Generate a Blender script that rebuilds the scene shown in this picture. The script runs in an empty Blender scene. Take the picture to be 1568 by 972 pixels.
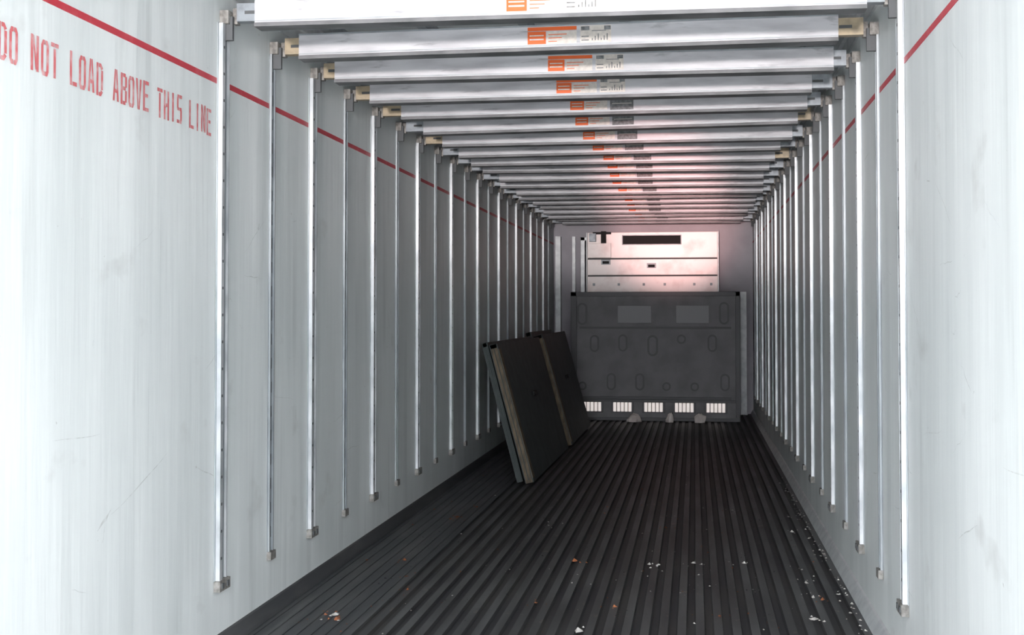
import bpy, math, random
from mathutils import Vector
random.seed(7)
sc = bpy.context.scene
XL, XR = -1.755, 0.715
YN, YF = 1.0, 15.35
CAMZ = 1.25
ZC = 2.58

# ---------------- materials ----------------
def mat(name, col, rough=0.6, metal=0.0, col2=None, scale=4.0, stretch=(1,1,1), bump=0.0, lo=0.4, hi=0.65, emis=0.0, detail=6.0, bscale=None, bstretch=None, spots=None):
    m = bpy.data.materials.new(name); m.use_nodes = True
    nt = m.node_tree; b = nt.nodes['Principled BSDF']
    b.inputs['Base Color'].default_value = (*col, 1)
    b.inputs['Roughness'].default_value = rough
    b.inputs['Metallic'].default_value = metal
    if emis:
        b.inputs['Emission Color'].default_value = (*col, 1)
        b.inputs['Emission Strength'].default_value = emis
    tc = nt.nodes.new('ShaderNodeTexCoord')
    def noise(scale, stretch):
        mp = nt.nodes.new('ShaderNodeMapping'); mp.inputs['Scale'].default_value = stretch
        nt.links.new(tc.outputs['Object'], mp.inputs['Vector'])
        n = nt.nodes.new('ShaderNodeTexNoise'); n.inputs['Scale'].default_value = scale
        n.inputs['Detail'].default_value = detail
        nt.links.new(mp.outputs['Vector'], n.inputs['Vector'])
        return n
    if col2 is not None:
        n = noise(scale, stretch)
        r = nt.nodes.new('ShaderNodeValToRGB')
        r.color_ramp.elements[0].position = lo; r.color_ramp.elements[1].position = hi
        r.color_ramp.elements[0].color = (*col, 1); r.color_ramp.elements[1].color = (*col2, 1)
        nt.links.new(n.outputs['Fac'], r.inputs['Fac'])
        out = r.outputs['Color']
        if spots:
            sl = spots if isinstance(spots, list) else [spots]
            for sc_, st_, slo, shi, scol in sl:
                n3 = noise(sc_, st_)
                r3 = nt.nodes.new('ShaderNodeMapRange')
                r3.inputs['From Min'].default_value=slo; r3.inputs['From Max'].default_value=shi
                nt.links.new(n3.outputs['Fac'], r3.inputs['Value'])
                mx = nt.nodes.new('ShaderNodeMix'); mx.data_type='RGBA'
                nt.links.new(r3.outputs['Result'], mx.inputs[0]); nt.links.new(out, mx.inputs[6])
                mx.inputs[7].default_value=(*scol,1); out = mx.outputs[2]
        nt.links.new(out, b.inputs['Base Color'])
    if bump:
        n2 = noise(bscale or scale, bstretch or stretch)
        bp = nt.nodes.new('ShaderNodeBump'); bp.inputs['Strength'].default_value = bump
        bp.inputs['Distance'].default_value = 0.02
        nt.links.new(n2.outputs['Fac'], bp.inputs['Height'])
        nt.links.new(bp.outputs['Normal'], b.inputs['Normal'])
    return m

M_wall  = mat('frp_wall_white', (0.74,0.77,0.77), 0.5, 0, (0.65,0.685,0.685), 1.6, (1,1.8,0.3), 0.4, bscale=3.0, bstretch=(1,1.8,0.12),
              spots=[(3.2,(1,1,1.2),0.64,0.82,(0.50,0.51,0.50)),(2.6,(1,3.2,0.22),0.58,0.80,(0.55,0.58,0.58)),(30,(1,1,1),0.74,0.80,(0.40,0.40,0.38))])
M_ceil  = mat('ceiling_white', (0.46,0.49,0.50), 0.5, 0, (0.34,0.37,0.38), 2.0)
M_front = mat('front_wall_grey', (0.42,0.40,0.44), 0.5, 0, (0.36,0.34,0.38), 3.0)
M_flr   = mat('floor_groove_dark', (0.033,0.033,0.036), 0.6, 0, (0.052,0.050,0.048), 5.0, (1,0.3,1), 0.2)
M_rib   = mat('floor_rib_worn', (0.100,0.101,0.103), 0.5, 0.1, (0.042,0.042,0.044), 5.0, (1.3,0.2,1), 0.2, lo=0.38, hi=0.62, spots=[(14,(1,0.6,1),0.64,0.76,(0.20,0.17,0.14)),(2.2,(1,0.5,1),0.50,0.72,(0.05,0.05,0.05))])
M_flat  = mat('floor_flat_scuffed', (0.045,0.048,0.052), 0.5, 0, (0.10,0.10,0.10), 6.0, (2.2,0.25,1), 0.3, lo=0.48, hi=0.75)
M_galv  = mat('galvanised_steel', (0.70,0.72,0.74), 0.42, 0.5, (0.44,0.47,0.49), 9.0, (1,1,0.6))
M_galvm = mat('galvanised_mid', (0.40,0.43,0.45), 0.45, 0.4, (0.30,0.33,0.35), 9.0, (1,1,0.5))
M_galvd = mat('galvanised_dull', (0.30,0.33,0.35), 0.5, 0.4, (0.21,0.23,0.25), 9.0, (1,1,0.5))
M_slot  = mat('slot_dark', (0.09,0.095,0.10), 0.7)
M_foot  = mat('rail_foot_grime', (0.17,0.16,0.15), 0.7, 0.2, (0.34,0.33,0.31), 40.0)
M_beam  = mat('beam_face_aluminium', (0.60,0.60,0.63), 0.5, 0.1, (0.43,0.43,0.46), 5.0, (0.7,1,4), 0.1, lo=0.45, hi=0.7, spots=(9.0,(0.5,1,3),0.60,0.72,(0.22,0.22,0.24)))
M_beamd = mat('beam_lip_dark', (0.11,0.115,0.12), 0.5, 0.3, (0.20,0.20,0.21), 9.0, (0.6,1,1))
M_tan   = mat('fitting_tan', (0.44,0.36,0.25), 0.5, 0.3, (0.28,0.24,0.18), 20.0)
M_grey  = mat('fitting_grey', (0.30,0.33,0.36), 0.45, 0.4, (0.20,0.22,0.24), 20.0)
M_org   = mat('label_orange', (0.78,0.13,0.02), 0.5)
M_lwht  = mat('label_paper', (0.70,0.65,0.60), 0.5, 0, (0.58,0.54,0.50), 60.0)
M_lgry  = mat('label_grey', (0.13,0.135,0.14), 0.6, 0, (0.24,0.25,0.26), 60.0)
M_red   = mat('red_paint', (0.50,0.03,0.05), 0.5, 0, (0.58,0.09,0.11), 14.0, lo=0.5, hi=0.8)
M_redf  = mat('red_paint_faded', (0.60,0.14,0.15), 0.5, 0, (0.70,0.42,0.42), 25.0, lo=0.48, hi=0.72)
M_reef  = mat('reefer_white_metal', (0.86,0.78,0.76), 0.4, 0.1, (0.72,0.60,0.58), 5.0, lo=0.5, hi=0.7)
M_black = mat('black_opening', (0.012,0.012,0.012), 0.8)
M_bulk  = mat('bulkhead_grey_plastic', (0.22,0.215,0.23), 0.55, 0, (0.17,0.165,0.18), 5.0)
M_bulkd = mat('bulkhead_rim_dark', (0.11,0.11,0.12), 0.5)
M_bulkl = mat('bulkhead_label_grey', (0.34,0.34,0.36), 0.5)
M_vent  = mat('vent_white_glow', (0.95,0.86,0.82), 0.5, 0, emis=0.6)  # white slats; emission stands in for light showing through from behind the bulkhead
M_quilt = mat('panel_dark_green', (0.028,0.040,0.040), 0.6, 0, (0.045,0.058,0.058), 8.0, (1,1,1), 0.3)
M_strap = mat('panel_wood_edge', (0.17,0.13,0.085), 0.75, 0, (0.085,0.07,0.05), 12.0, (3,3,0.8))
M_chip  = mat('debris_white', (0.64,0.62,0.59), 0.8, 0, (0.36,0.34,0.32), 30.0)
M_wrap  = mat('plastic_wrap_pale', (0.92,0.84,0.80), 0.35, 0, (0.80,0.70,0.67), 12.0)
M_rust  = mat('debris_rust', (0.38,0.13,0.05), 0.8, 0, (0.22,0.09,0.05), 30.0)
M_trim  = mat('trim_white', (0.66,0.68,0.69), 0.4, 0.2, (0.52,0.54,0.56), 12.0)
M_scuff = mat('scuff_grey', (0.54,0.56,0.55), 0.7, 0, (0.68,0.71,0.71), 40.0)
M_conc  = mat('yard_concrete', (0.42,0.42,0.41), 0.9, 0, (0.34,0.34,0.33), 1.5)

# ---------------- mesh builder ----------------
class B:
    def __init__(s): s.v=[]; s.f=[]; s.m=[]; s.mats=[]
    def mi(s, m):
        if m not in s.mats: s.mats.append(m)
        return s.mats.index(m)
    def poly(s, pts, m):
        i=len(s.v); s.v += [tuple(p) for p in pts]; s.f.append(tuple(range(i,i+len(pts)))); s.m.append(s.mi(m))
    def box(s, x0,x1,y0,y1,z0,z1, m, T=None):
        P=[(x0,y0,z0),(x1,y0,z0),(x1,y1,z0),(x0,y1,z0),(x0,y0,z1),(x1,y0,z1),(x1,y1,z1),(x0,y1,z1)]
        if T: P=[T(p) for p in P]
        i=len(s.v); s.v += P
        for q in [(0,3,2,1),(4,5,6,7),(0,1,5,4),(1,2,6,5),(2,3,7,6),(3,0,4,7)]:
            s.f.append(tuple(i+k for k in q)); s.m.append(s.mi(m))
    def prism(s, prof, y0, y1, m, mtop=None):
        n=len(prof); i=len(s.v)
        s.v += [(x,y0,z) for x,z in prof]+[(x,y1,z) for x,z in prof]
        for k in range(n):
            j=(k+1)%n; s.f.append((i+k,i+j,i+n+j,i+n+k)); s.m.append(s.mi(m))
        s.f.append(tuple(i+k for k in range(n))); s.m.append(s.mi(mtop or m))
        s.f.append(tuple(i+n+k for k in reversed(range(n)))); s.m.append(s.mi(m))
    def build(s, name, bevel=0, loc=None, smooth=False, parent=None):
        me=bpy.data.meshes.new(name); me.from_pydata(s.v,[],s.f)
        for mm in s.mats: me.materials.append(mm)
        for p,k in zip(me.polygons,s.m): p.material_index=k; p.use_smooth=smooth
        me.update()
        o=bpy.data.objects.new(name, me); sc.collection.objects.link(o)
        if loc: o.location=loc
        if parent: o.parent=parent
        if bevel:
            bv=o.modifiers.new('bevel','BEVEL'); bv.width=bevel; bv.segments=2; bv.limit_method='ANGLE'
        return o

# ---------------- shell ----------------
def wall(name, x0,x1,y0,y1,z0,z1,m):
    b=B(); b.box(x0,x1,y0,y1,z0,z1,m); return b.build(name)
WL=wall('wall_left', XL-0.08, XL, YN, YF+0.08, -0.15, ZC+0.1, M_wall)
WR=wall('wall_right', XR, XR+0.08, YN, YF+0.08, -0.15, ZC+0.1, M_wall)
wall('wall_front', XL, XR, YF, YF+0.08, -0.15, ZC+0.1, M_front)
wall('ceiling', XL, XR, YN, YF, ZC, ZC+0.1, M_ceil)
wall('ground', -30, 30, -30, 40, -1.35, -1.30, M_conc)

# ducted floor with longitudinal ribs
b=B()
b.box(XL, XR, YN, YF, -0.15, -0.016, M_flr)
b.box(XL, XL+0.43, YN, YF, -0.016, -0.002, M_flat)
for k in range(7):
    xx=XL+0.05+k*0.055
    b.box(xx, xx+0.010, YN, YF, -0.002, 0.002, M_flat)
x=XL+0.46
while x < XR-0.03:
    w=0.034; i=len(b.v)
    b.v += [(x-0.005,YN,-0.016),(x,YN,0),(x+w,YN,0),(x+w+0.005,YN,-0.016),(x-0.005,YF,-0.016),(x,YF,0),(x+w,YF,0),(x+w+0.005,YF,-0.016)]
    for q,m in [((0,4,5,1),M_flr),((1,5,6,2),M_rib),((2,6,7,3),M_flr),((0,1,2,3),M_rib)]:
        b.f.append(tuple(i+t for t in q)); b.m.append(b.mi(m))
    x += 0.072
b.build('floor')

# baseboards and cove trims
for nm,s,X in (('left',1,XL),('right',-1,XR)):
    b=B()
    b.prism([(X,0),(X+s*0.035,0),(X+s*0.03,0.012),(X+s*0.008,0.05),(X,0.055)], YN, YF, M_trim if s<0 else M_flat)
    b.build('baseboard_'+nm)
    b=B()
    b.box(min(X,X+s*0.03),max(X,X+s*0.03),YN,YF,ZC-0.07,ZC,M_trim)
    b.box(min(X,X+s*0.012),max(X,X+s*0.012),YN,YF,ZC-0.13,ZC-0.07,M_trim)
    b.build('trim_1' if s>0 else 'trim_2')
b=B()
for xx in (-1.64,-1.2,-0.745,-0.3,0.15,0.55):
    b.box(xx-0.02,xx+0.02,YN,YF,ZC-0.06,ZC,M_galvd)
b.build('trim_3')
b=B()
b.box(0.555,0.63,15.2,YF,0,1.5,M_trim)
b.box(XL+0.035,XL+0.10,15.2,YF,0,2.2,M_trim)
b.box(XL+0.24,XL+0.28,15.27,YF,1.0,2.2,M_trim)
b.build('trim_4')

# red load line (painted on the walls)
for nm,s,X,P in (('left',1,XL,WL),('right',-1,XR,WR)):
    b=B(); b.box(min(X,X+s*0.002),max(X,X+s*0.002),YN,YF-0.05,CAMZ+0.850,CAMZ+0.871,M_red)
    b.build('load_limit_line', parent=P)

def stencil():
    t=0.30; h=0.12
    V=lambda x,a,c:[(x,a),(x+t,a),(x+t,c),(x,c)]
    H=lambda y,a,c:[(a,y),(c,y),(c,y+h),(a,y+h)]
    R=1-t
    G={
     'D':[V(0,0,1),[(t+.08,0),(0.7,0),(1,0.14),(R,0.2),(0.6,h),(t+.08,h)],[(t+.08,1),(t+.08,1-h),(0.6,1-h),(R,0.8),(1,0.86),(0.7,1)],V(R,0.2,0.8)],
     'O':[V(0,0.14,0.86),V(R,0.14,0.86),[(0,0.14),(0.2,0),(0.46,0),(0.46,h),(t,0.14)],[(0.54,0),(0.8,0),(1,0.14),(R,0.14),(0.54,h)],[(0,0.86),(t,0.86),(0.46,1-h),(0.46,1),(0.2,1)],[(0.54,1-h),(R,0.86),(1,0.86),(0.8,1),(0.54,1)]],
     'N':[V(0,0,1),V(R,0,1),[(0.34,0.72),(0.6,0.05),(0.68,0.05),(0.68,0.35),(0.38,0.98),(0.34,0.98)]],
     'T':[V(0.35,0,0.84),H(1-h,0,0.46),H(1-h,0.54,1)],
     'L':[V(0,0,1),H(0,0.38,1)],
     'A':[[(0,0),(t,0),(0.47,0.9),(0.47,1),(0.30,1)],[(1,0),(1-t,0),(0.53,0.9),(0.53,1),(0.70,1)],H(0.26,0.36,0.64)],
     'B':[V(0,0,1),H(0,0.36,0.8),H(0.46,0.36,0.8),H(1-h,0.36,0.8),V(R,0.09,0.46),V(R,0.57,0.91)],
     'V':[[(0,1),(t,1),(0.47,0.1),(0.47,0),(0.32,0)],[(1,1),(1-t,1),(0.53,0.1),(0.53,0),(0.68,0)]],
     'E':[V(0,0,1),H(0,0.37,1),H(0.46,0.37,0.85),H(1-h,0.37,1)],
     'H':[V(0,0,1),V(R,0,1),H(0.45,0.36,0.64)],
     'I':[V(0.35,0,1)],
     'S':[H(0,0,0.45),H(0,0.55,0.95),V(R,0.1,0.48),H(0.44,0.05,0.45),H(0.44,0.55,0.95),V(0,0.52,0.9),H(1-h,0.05,0.45),H(1-h,0.55,1)],
    }
    b=B(); txt='DO NOT LOAD ABOVE THIS LINE'
    y=2.87; W=0.040; Hh=0.098
    adv=(4.27-2.87)/len(txt)
    for c in txt:
        if c!=' ':
            dz=random.uniform(-0.003,0.003)
            for k,p in enumerate(G[c]):
                pts=[(XL+0.0015+0.0001*k, y+u*W, CAMZ+0.648+dz+v*Hh) for u,v in p]
                b.poly(pts, M_redf)
        y+=adv
    b.build('stencil_warning_text', parent=WL)
stencil()

# scuffs and scratches on the walls
for X,s,P,y0r,y1r in ((XL,1,WL,2.9,9.0),(XR,-1,WR,2.6,6.0)):
    b=B()
    rs=random.Random(3)
    def scratch(y,z,L,a,w,k):
        pts=[]; n=5
        for i in range(n+1):
            t=i/n; pts.append((y+L*t*math.cos(a),z+L*t*math.sin(a)+rs.uniform(-.006,.006)))
        for i in range(n):
            (ya,za),(yc,zc)=pts[i],pts[i+1]; w0=w*math.sin(math.pi*i/n)+.0003; w1=w*math.sin(math.pi*(i+1)/n)+.0003
            b.poly([(X+s*(0.0006+.00001*k),ya,za-w0),(X+s*(0.0006+.00001*k),yc,zc-w1),(X+s*(0.0006+.00001*k),yc,zc+w1),(X+s*(0.0006+.00001*k),ya,za+w0)],M_scuff)
    for k in range(30):
        scratch(rs.uniform(y0r,y1r),rs.choice([rs.uniform(0.2,1.0),rs.uniform(0.3,2.0)]),rs.uniform(0.03,0.3),rs.uniform(-0.5,0.7),rs.uniform(.0006,.0018),k)
    if s>0:
        scratch(3.42,0.60,0.10,0.5,.006,40); scratch(3.45,0.56,0.05,1.2,.005,41); scratch(3.5,0.63,0.45,0.35,.0018,42)
        scratch(4.75,1.58,0.04,1.0,.006,43); scratch(4.85,1.57,0.03,1.3,.005,44); scratch(3.38,1.15,0.02,1.3,.005,45)
    b.build('scuff_marks', parent=P)

# ---------------- vertical rails ----------------
Y0=4.36; DY=0.545; K0=0; K1=19
def rail(major, s):
    b=B()
    def bx(d0,d1,y0,y1,z0,z1,m):
        a,c=(d0*s,d1*s); b.box(min(a,c),max(a,c),y0,y1,z0,z1,m)
    zb,zt=0.255,2.33
    if major:
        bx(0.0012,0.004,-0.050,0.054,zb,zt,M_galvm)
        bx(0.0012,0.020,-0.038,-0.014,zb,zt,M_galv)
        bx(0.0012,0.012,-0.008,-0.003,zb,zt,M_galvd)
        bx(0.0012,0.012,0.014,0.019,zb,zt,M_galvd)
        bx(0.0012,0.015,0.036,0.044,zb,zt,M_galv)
        z=zb+0.06
        while z<zt-0.05:
            bx(0.004,0.0055,0.000,0.011,z,z+0.045,M_slot)
            bx(0.020,0.0210,-0.031,-0.020,z+0.02,z+0.030,M_slot)
            z+=0.10
        bx(0.0012,0.026,-0.050,0.052,zb-0.035,zb+0.004,M_foot)
        bx(0.026,0.030,-0.035,-0.015,zb-0.025,zb-0.005,M_slot)
        bx(0.026,0.030,0.015,0.035,zb-0.025,zb-0.005,M_slot)
    else:
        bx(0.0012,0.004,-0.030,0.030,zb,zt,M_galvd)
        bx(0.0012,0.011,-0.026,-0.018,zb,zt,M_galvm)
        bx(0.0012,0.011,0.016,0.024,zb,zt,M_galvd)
        z=zb+0.06
        while z<zt-0.05:
            bx(0.004,0.0055,-0.007,0.007,z,z+0.045,M_slot)
            z+=0.10
        bx(0.0012,0.020,-0.030,0.030,zb-0.03,zb+0.004,M_foot)
    bx(0.0012,0.035,-0.025,0.025,zt,zt+0.05,M_foot)
    bx(0.01,0.045,-0.008,0.008,zt-0.06,zt+0.03,M_slot)
    return b
for s,X in ((1,XL),(-1,XR)):
    om=rail(True,s).build('cargo_track_rail'); on=rail(False,s).build('cargo_track_rail')
    first={0:om,1:on}; used=set()
    for k in range(K0,K1+1):
        y=Y0+DY*k
        base=first[k%2]
        if (k%2) in used:
            o=bpy.data.objects.new('cargo_track_rail', base.data); sc.collection.objects.link(o)
        else:
            o=base; used.add(k%2)
        o.location=(X,y,0)

# ---------------- shoring beams ----------------
def beam(k):
    b=B(); y=Y0+DY*k
    z0=CAMZ+1.063+random.uniform(-0.008,0.008); z1=z0+0.100
    fl=random.uniform(0.05,0.13); fr=random.uniform(0.05,0.13)
    a=XL+0.055; c=XR-0.055
    xa=a+fl; xc=c-fr
    tilt=random.uniform(-0.008,0.008)
    T=lambda p:(p[0],p[1],p[2]+tilt*(p[0]+0.5))
    R=lambda *q:b.box(*q[:6],q[6],T)
    R(xa,xc,0,0.060,z0+0.010,z1-0.004,M_beam)
    R(xa,xc,-0.006,0.070,z0-0.006,z0+0.008,M_beamd)
    R(xa,xc,-0.004,0.066,z1-0.006,z1,M_galvd)
    R(xa,xc,0.070,0.076,z0-0.006,z0+0.02,M_galvd)
    R(xa,xc,-0.002,0.0,z0+0.014,z0+0.018,M_galvm)
    ml=M_tan if k in (1,2,3,4,6) else M_grey; mr=M_tan if k in (1,5,8) else M_grey
    for (p,q,m,d) in ((a,xa+0.04,ml,1),(xc-0.04,c,mr,-1)):
        R(p,q,0.008,0.05,z0+0.018,z1-0.014,m)
        mid=(p+q)/2
        R(mid-0.025,mid+0.025,0.006,0.0085,z0+0.045,z0+0.057,M_slot)
    R(a-0.018,a,0.015,0.045,z0+0.01,z1-0.03,M_foot)
    R(c,c+0.018,0.015,0.045,z0+0.01,z1-0.03,M_foot)
    lx=-0.66+random.uniform(-0.03,0.03)
    yy=-0.001
    R(lx,lx+0.20,yy,0.001,z1-0.024,z1-0.009,M_org)
    R(lx,lx+0.075,yy,0.001,z0+0.022,z1-0.027,M_org)
    R(lx+0.008,lx+0.066,yy-0.0006,yy,z0+0.038,z0+0.044,M_lwht)
    R(lx+0.008,lx+0.066,yy-0.0006,yy,z0+0.054,z0+0.059,M_lwht)
    R(lx+0.078,lx+0.20,yy,0.001,z0+0.022,z1-0.027,M_lwht)
    for t in range(3):
        R(lx+0.085,lx+0.12+0.02*t,yy-0.0006,yy,z0+0.030+0.014*t,z0+0.033+0.014*t,M_org)
    if k<4:
        R(lx+0.215,lx+0.34,yy,0.001,z0+0.022,z1-0.009,M_lwht)
        R(lx+0.218,lx+0.252,yy-0.0006,yy,z1-0.028,z1-0.012,M_lgry)
        for t in range(6):
            R(lx+0.262+0.012*t,lx+0.262+0.012*t+0.004,yy-0.0006,yy,z0+0.03,z0+0.030+0.009*(1+t%3),M_lgry)
        R(lx+0.262,lx+0.32,yy-0.0006,yy,z0+0.068,z0+0.071,M_lgry)
        R(lx+0.312,lx+0.338,yy-0.0006,yy,z1-0.028,z1-0.012,M_lgry)
        R(lx+0.22,lx+0.25,yy-0.0006,yy,z0+0.03,z0+0.034,M_lgry)
        R(lx+0.22,lx+0.25,yy-0.0006,yy,z0+0.045,z0+0.049,M_lgry)
    else:
        R(lx+0.215,lx+0.34,yy,0.001,z0+0.018,z1-0.009,M_lgry)
        R(lx+0.225,lx+0.33,yy-0.0006,yy,z0+0.05,z0+0.054,M_lwht)
    b.build('shoring_beam', loc=(0,y,0))
for k in range(0,20): beam(k)

# ---------------- reefer unit ----------------
yf=14.75
b=B(); xa,xc=-1.28,0.278; z0,z1=CAMZ+0.20,CAMZ+0.965
R=b.box
YB=YF-0.03
R(xa,xc,yf+0.02,YB,z0,z1,M_reef)
a1=z0+0.235; a2=z0+0.44
for (p,q) in ((z0,a1),(a1+0.01,a2),(a2+0.01,z1)):
    R(xa+0.005,xc-0.005,yf,yf+0.02,p+0.004,q-0.004,M_reef)
R(xa+0.005,xc-0.005,yf+0.010,yf+0.021,a1-0.004,a1+0.014,M_slot)
R(xa+0.005,xc-0.005,yf+0.010,yf+0.021,a2-0.004,a2+0.014,M_slot)
R(xa-0.012,xa,yf-0.01,YB,z0,z1,M_trim)
R(xc,xc+0.012,yf-0.01,YB,z0,z1,M_trim)
R(xa-0.012,xc+0.012,yf-0.02,yf+0.05,z0-0.02,z0,M_trim)
R(-0.86,-0.15,yf-0.012,yf,z0+0.61,z0+0.73,M_galvd)
R(-0.85,-0.16,yf-0.014,yf-0.01,z0+0.62,z0+0.72,M_black)
for xx,zz in ((-1.055,z0+0.405),(-0.508,z0+0.36)):
    R(xx-0.055,xx+0.055,yf-0.012,yf,zz-0.03,zz+0.03,M_galvd)
    R(xx-0.04,xx+0.04,yf-0.016,yf-0.012,zz-0.02,zz+0.012,M_black)
for xx in (-1.2,-0.9,-0.6,-0.35,0.0,0.2):
    R(xx-0.014,xx+0.014,yf-0.008,yf,z0+0.12,z0+0.150,M_galvd)
R(-1.27,-0.99,yf-0.06,yf,z0+0.455,z0+0.63,M_reef)
R(-1.25,-1.17,yf-0.08,yf,z0+0.65,z0+0.75,M_grey)
R(-1.11,-1.05,yf-0.06,yf,z0+0.63,z1+0.01,M_black)
R(-1.21,-0.99,yf-0.05,yf-0.02,z0+0.74,z1,M_black)
R(-1.37,-1.32,yf+0.1,yf+0.16,z0+0.03,z1-0.05,M_trim)
R(-1.37,-1.28,yf+0.1,yf+0.16,z1-0.09,z1-0.05,M_trim)
b.build('refrigeration_unit', bevel=0.004)

# ---------------- bulkhead ----------------
yb=14.20
BX=lambda px:(px-1063)*0.007775*14.2/14.8
BZ=lambda py:(645-py)*0.00746
b=B()
x0,x1=BX(872),BX(1132); ztop=BZ(446)
b.box(x0,x1,yb,yb+0.16,0.0,ztop,M_bulk)
b.box(x0,x0+0.07,yb-0.03,yb,0.05,ztop,M_bulkd)
b.box(x1-0.05,x1,yb-0.03,yb,0.05,ztop,M_bulkd)
b.box(x0,x1,yb-0.03,yb,ztop-0.05,ztop,M_bulkd)
b.box(x0+0.1,x1-0.1,yb-0.012,yb,BZ(503),BZ(500),M_bulkd)
b.box(x0+0.1,x1-0.1,yb-0.012,yb,BZ(612),BZ(608),M_bulkd)
b.box(x0,x1,yb-0.02,yb,0.0,BZ(640),M_bulkd)
b.box(x0+0.07,x1-0.05,yb-0.02,yb,BZ(616),BZ(612),M_bulkd)
def capsule(cx,cz,w,h,y,d,m):
    pts=[]; r=w/2; hh=max(h/2-r,0)
    for i in range(17):
        a=math.pi*i/16; pts.append((cx+r*math.cos(a),cz+hh+r*math.sin(a)))
    for i in range(17):
        a=math.pi+math.pi*i/16; pts.append((cx+r*math.cos(a),cz-hh+r*math.sin(a)))
    b.prism(pts,y-d,y,m)
for px,py,w,h in ((890,480,14,34),(1108,479,14,34),(909,526,13,26),(953,525,13,26),(999,529,15,32),(1043,519,13,13),(1090,525,13,26),
                  (890,592,12,12),(935,585,13,26),(979,585,13,26),(1020,592,12,12),(1063,592,12,12),(1109,585,13,26)):
    w*=0.0078; h*=0.0074; cx=BX(px); cz=BZ(py)
    capsule(cx,cz,w,h,yb,0.016,M_bulkd)
    capsule(cx,cz,w*0.60,h-w*0.40,yb,0.030,M_bulk)
for px0,px1 in ((945,997),(1035,1085)):
    b.box(BX(px0),BX(px1),yb-0.012,yb,BZ(494),BZ(467),M_bulkl)
for px in (905,952,1000,1047,1095):
    cx=BX(px); b.box(cx-0.13,cx+0.13,yb-0.006,yb,BZ(633),BZ(615),M_bulkd)
    for i in range(5):
        xx=cx-0.105+i*0.044
        b.box(xx,xx+0.034,yb-0.015,yb-0.006,BZ(631),BZ(617),M_vent)
b.build('bulkhead_panel', bevel=0.003)

# ---------------- leaning boards ----------------
def leaning(ya,yb_,xbot,xtop,h,th,wood=True,name='leaning_board',yaw=0,skew=0):
    lean=math.atan2(xbot-xtop, h)
    L=h/math.cos(lean)
    def T(p):
        u,v,w=p
        x=xbot-math.sin(lean)*v+math.cos(lean)*w+yaw*u
        z=math.cos(lean)*v+math.sin(lean)*w
        return (x,ya+u,z+0.006)
    b=B(); U=yb_-ya
    bx=lambda u0,u1,v0,v1,w0,w1,m:b.box(u0,u1,v0,v1,w0,w1,m,T)
    bx(0.006,U-0.006,0.006,L-0.006,0.006,th-0.006,M_quilt)
    bx(0.006,U,0,L,th-0.008,th,M_quilt)
    bx(0.006,U,0,L,0,0.008,M_quilt)
    e=M_strap if wood else M_quilt
    bx(0,0.05,0.0,L,0.007,th-0.007,e)
    bx(U-0.05,U+0.002,0.0,L,0.007,th-0.007,e)
    bx(0,U,L-0.03,L+0.003,0.004,th-0.004,M_quilt)
    bx(-0.002,0.0,0.02,L-0.03,th*0.45,th*0.55,M_quilt)
    if wood:
        bx(0.0,0.09,0.03,L-0.04,th,th+0.004,M_strap)
    bx(U*0.5-0.08,U*0.5+0.08,L*0.55,L*0.585,th,th+0.015,M_black)
    return b.build(name, bevel=0.003)
leaning(8.80,11.05,-1.215,-1.485,1.00,0.062, yaw=0.01)
leaning(8.85,11.10,-1.285,-1.55,1.01,0.045, wood=False, yaw=0.01)
leaning(11.25,13.25,-1.20,-1.48,1.015,0.085)
leaning(11.6,13.3,-1.30,-1.60,1.04,0.05, wood=False)

# ---------------- debris ----------------
b=B()
def px2floor(px,py):
    d=CAMZ*1870/(py-478); Xc=(px-1063)*d*0.989/1870
    return Xc,(d+Xc*0.1476)/0.989
def chip(x,y,r,m):
    n=random.randint(5,7); base=[]; z=0.002
    for i in range(n):
        a=2*math.pi*i/n+random.uniform(-.3,.3); rr=r*random.uniform(.5,1.1)
        base.append((x+rr*math.cos(a),y+rr*1.3*math.sin(a),z))
    top=(x+random.uniform(-.3,.3)*r,y,z+r*random.uniform(.3,.8))
    for i in range(n): b.poly([base[i],base[(i+1)%n],top],m)
for px,py,r in ((992,862,.016),(1006,863,.016),(1060,860,.013),(1072,862,.009),(1068,878,.007),(1137,860,.014),(1210,813,.015),(1205,790,.010),(1243,945,.020),(885,963,.020),
                (1232,890,.013),(1242,912,.013),(1225,870,.009),(1120,780,.009),(840,803,.007),(990,880,.007),(515,938,.02),(1085,895,.007),(1040,905,.006),(780,870,.006),(1150,900,.006)):
    x,y=px2floor(px,py)
    chip(x,y,r,M_chip)
    for t in range(3): chip(x+random.gauss(0,.03),y+random.gauss(0,.05),r*.4,M_chip)
for px,py,r in ((518,945,.02),(620,855,.015),(622,880,.01),(700,790,.018),(690,793,.012),(878,857,.02),(940,926,.013),(1018,806,.012),(1256,915,.014),(820,920,.01),(625,900,.01),(1100,940,.01),(730,775,.012),(500,938,.012)):
    x,y=px2floor(px,py)
    chip(x,y,r,M_rust)
    for t in range(3): chip(x+random.gauss(0,.03),y+random.gauss(0,.05),r*.4,M_rust)
for i in range(110):
    y=random.uniform(4.6,9.5); chip(XR-0.05-abs(random.gauss(0,0.025)),y,random.uniform(.003,.010),M_chip)
for i in range(420):
    chip(random.uniform(XL+0.1,XR-0.1),random.uniform(4.5,12),random.uniform(.002,.007),random.choice([M_chip,M_rust,M_flat,M_flat]))
b.build('floor_debris')
b=B()
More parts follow.
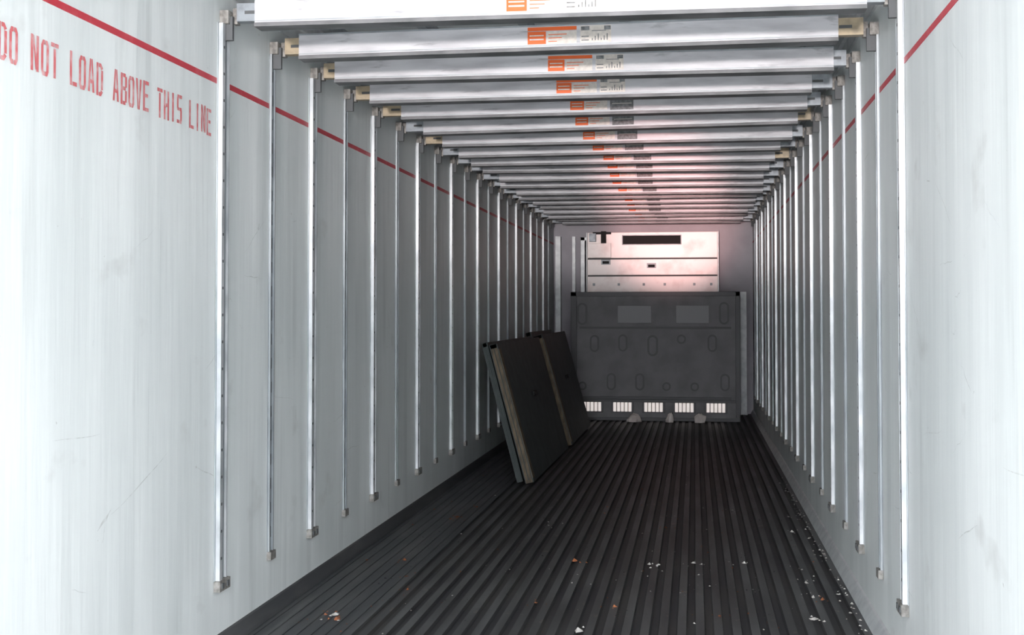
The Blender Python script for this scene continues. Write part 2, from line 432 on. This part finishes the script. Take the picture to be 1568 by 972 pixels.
def bag(cx,cy,r,h,seed):
    random.seed(seed); n=10; rings=[]
    for j in range(5):
        t=j/4; rr=r*math.cos(t*1.45)**0.7 if t<1 else 0.01
        rings.append([(cx+rr*math.cos(2*math.pi*i/n)*random.uniform(.7,1.2),cy+rr*.7*math.sin(2*math.pi*i/n)*random.uniform(.8,1.1),0.002+h*math.sin(t*1.5)*random.uniform(.75,1.15)) for i in range(n)])
        if j==0: rings[0]=[(p[0],p[1],0.002) for p in rings[0]]
    for j in range(4):
        for i in range(n):
            b.poly([rings[j][i],rings[j][(i+1)%n],rings[j+1][(i+1)%n],rings[j+1][i]],M_wrap)
for px,r,h in ((972,.08,.10),(1026,.05,.10),(1071,.07,.10)): bag(BX(px),14.02,r,h,px)
b.build('crumpled_plastic_wrap')

# ---------------- lights ----------------
w=bpy.data.worlds.new('sky'); sc.world=w; w.use_nodes=True
bg=w.node_tree.nodes['Background']; bg.inputs[0].default_value=(0.95,0.97,1.0,1); bg.inputs[1].default_value=11.5
def spot(name,loc,elev,half,power,col,blend,rad,az=0):
    l=bpy.data.lights.new(name,'SPOT'); l.energy=power; l.color=col; l.spot_size=math.radians(2*half); l.spot_blend=blend; l.shadow_soft_size=rad
    o=bpy.data.objects.new(name,l); sc.collection.objects.link(o); o.location=loc
    o.rotation_euler=(math.radians(90+elev),0,math.radians(az)); return o
spot('dock_light',(-0.5,-8,CAMZ-0.15),40,39,5500,(1.0,0.92,0.90),0.05,0.3)
spot('red_fill_spot',(-0.3,-3.0,CAMZ-0.06),3.7,3.1,7000,(1.0,0.50,0.47),0.8,0.15,az=-0.1)  # added unseen spot, tints the deep beams and brightens the refrigeration unit

# ---------------- camera ----------------
cam=bpy.data.cameras.new('camera'); co=bpy.data.objects.new('camera',cam); sc.collection.objects.link(co); sc.camera=co
co.location=(0,0,CAMZ)
pitch=1.5
co.rotation_euler=(math.radians(90+pitch),0,math.radians(8.49))
cam.sensor_width=36; cam.lens=2290/1920*36
cam.shift_y=-(8+1870*math.tan(math.radians(pitch)))/1568
cam.clip_start=0.05
sc.view_settings.view_transform='Standard'
sc.view_settings.look='None'
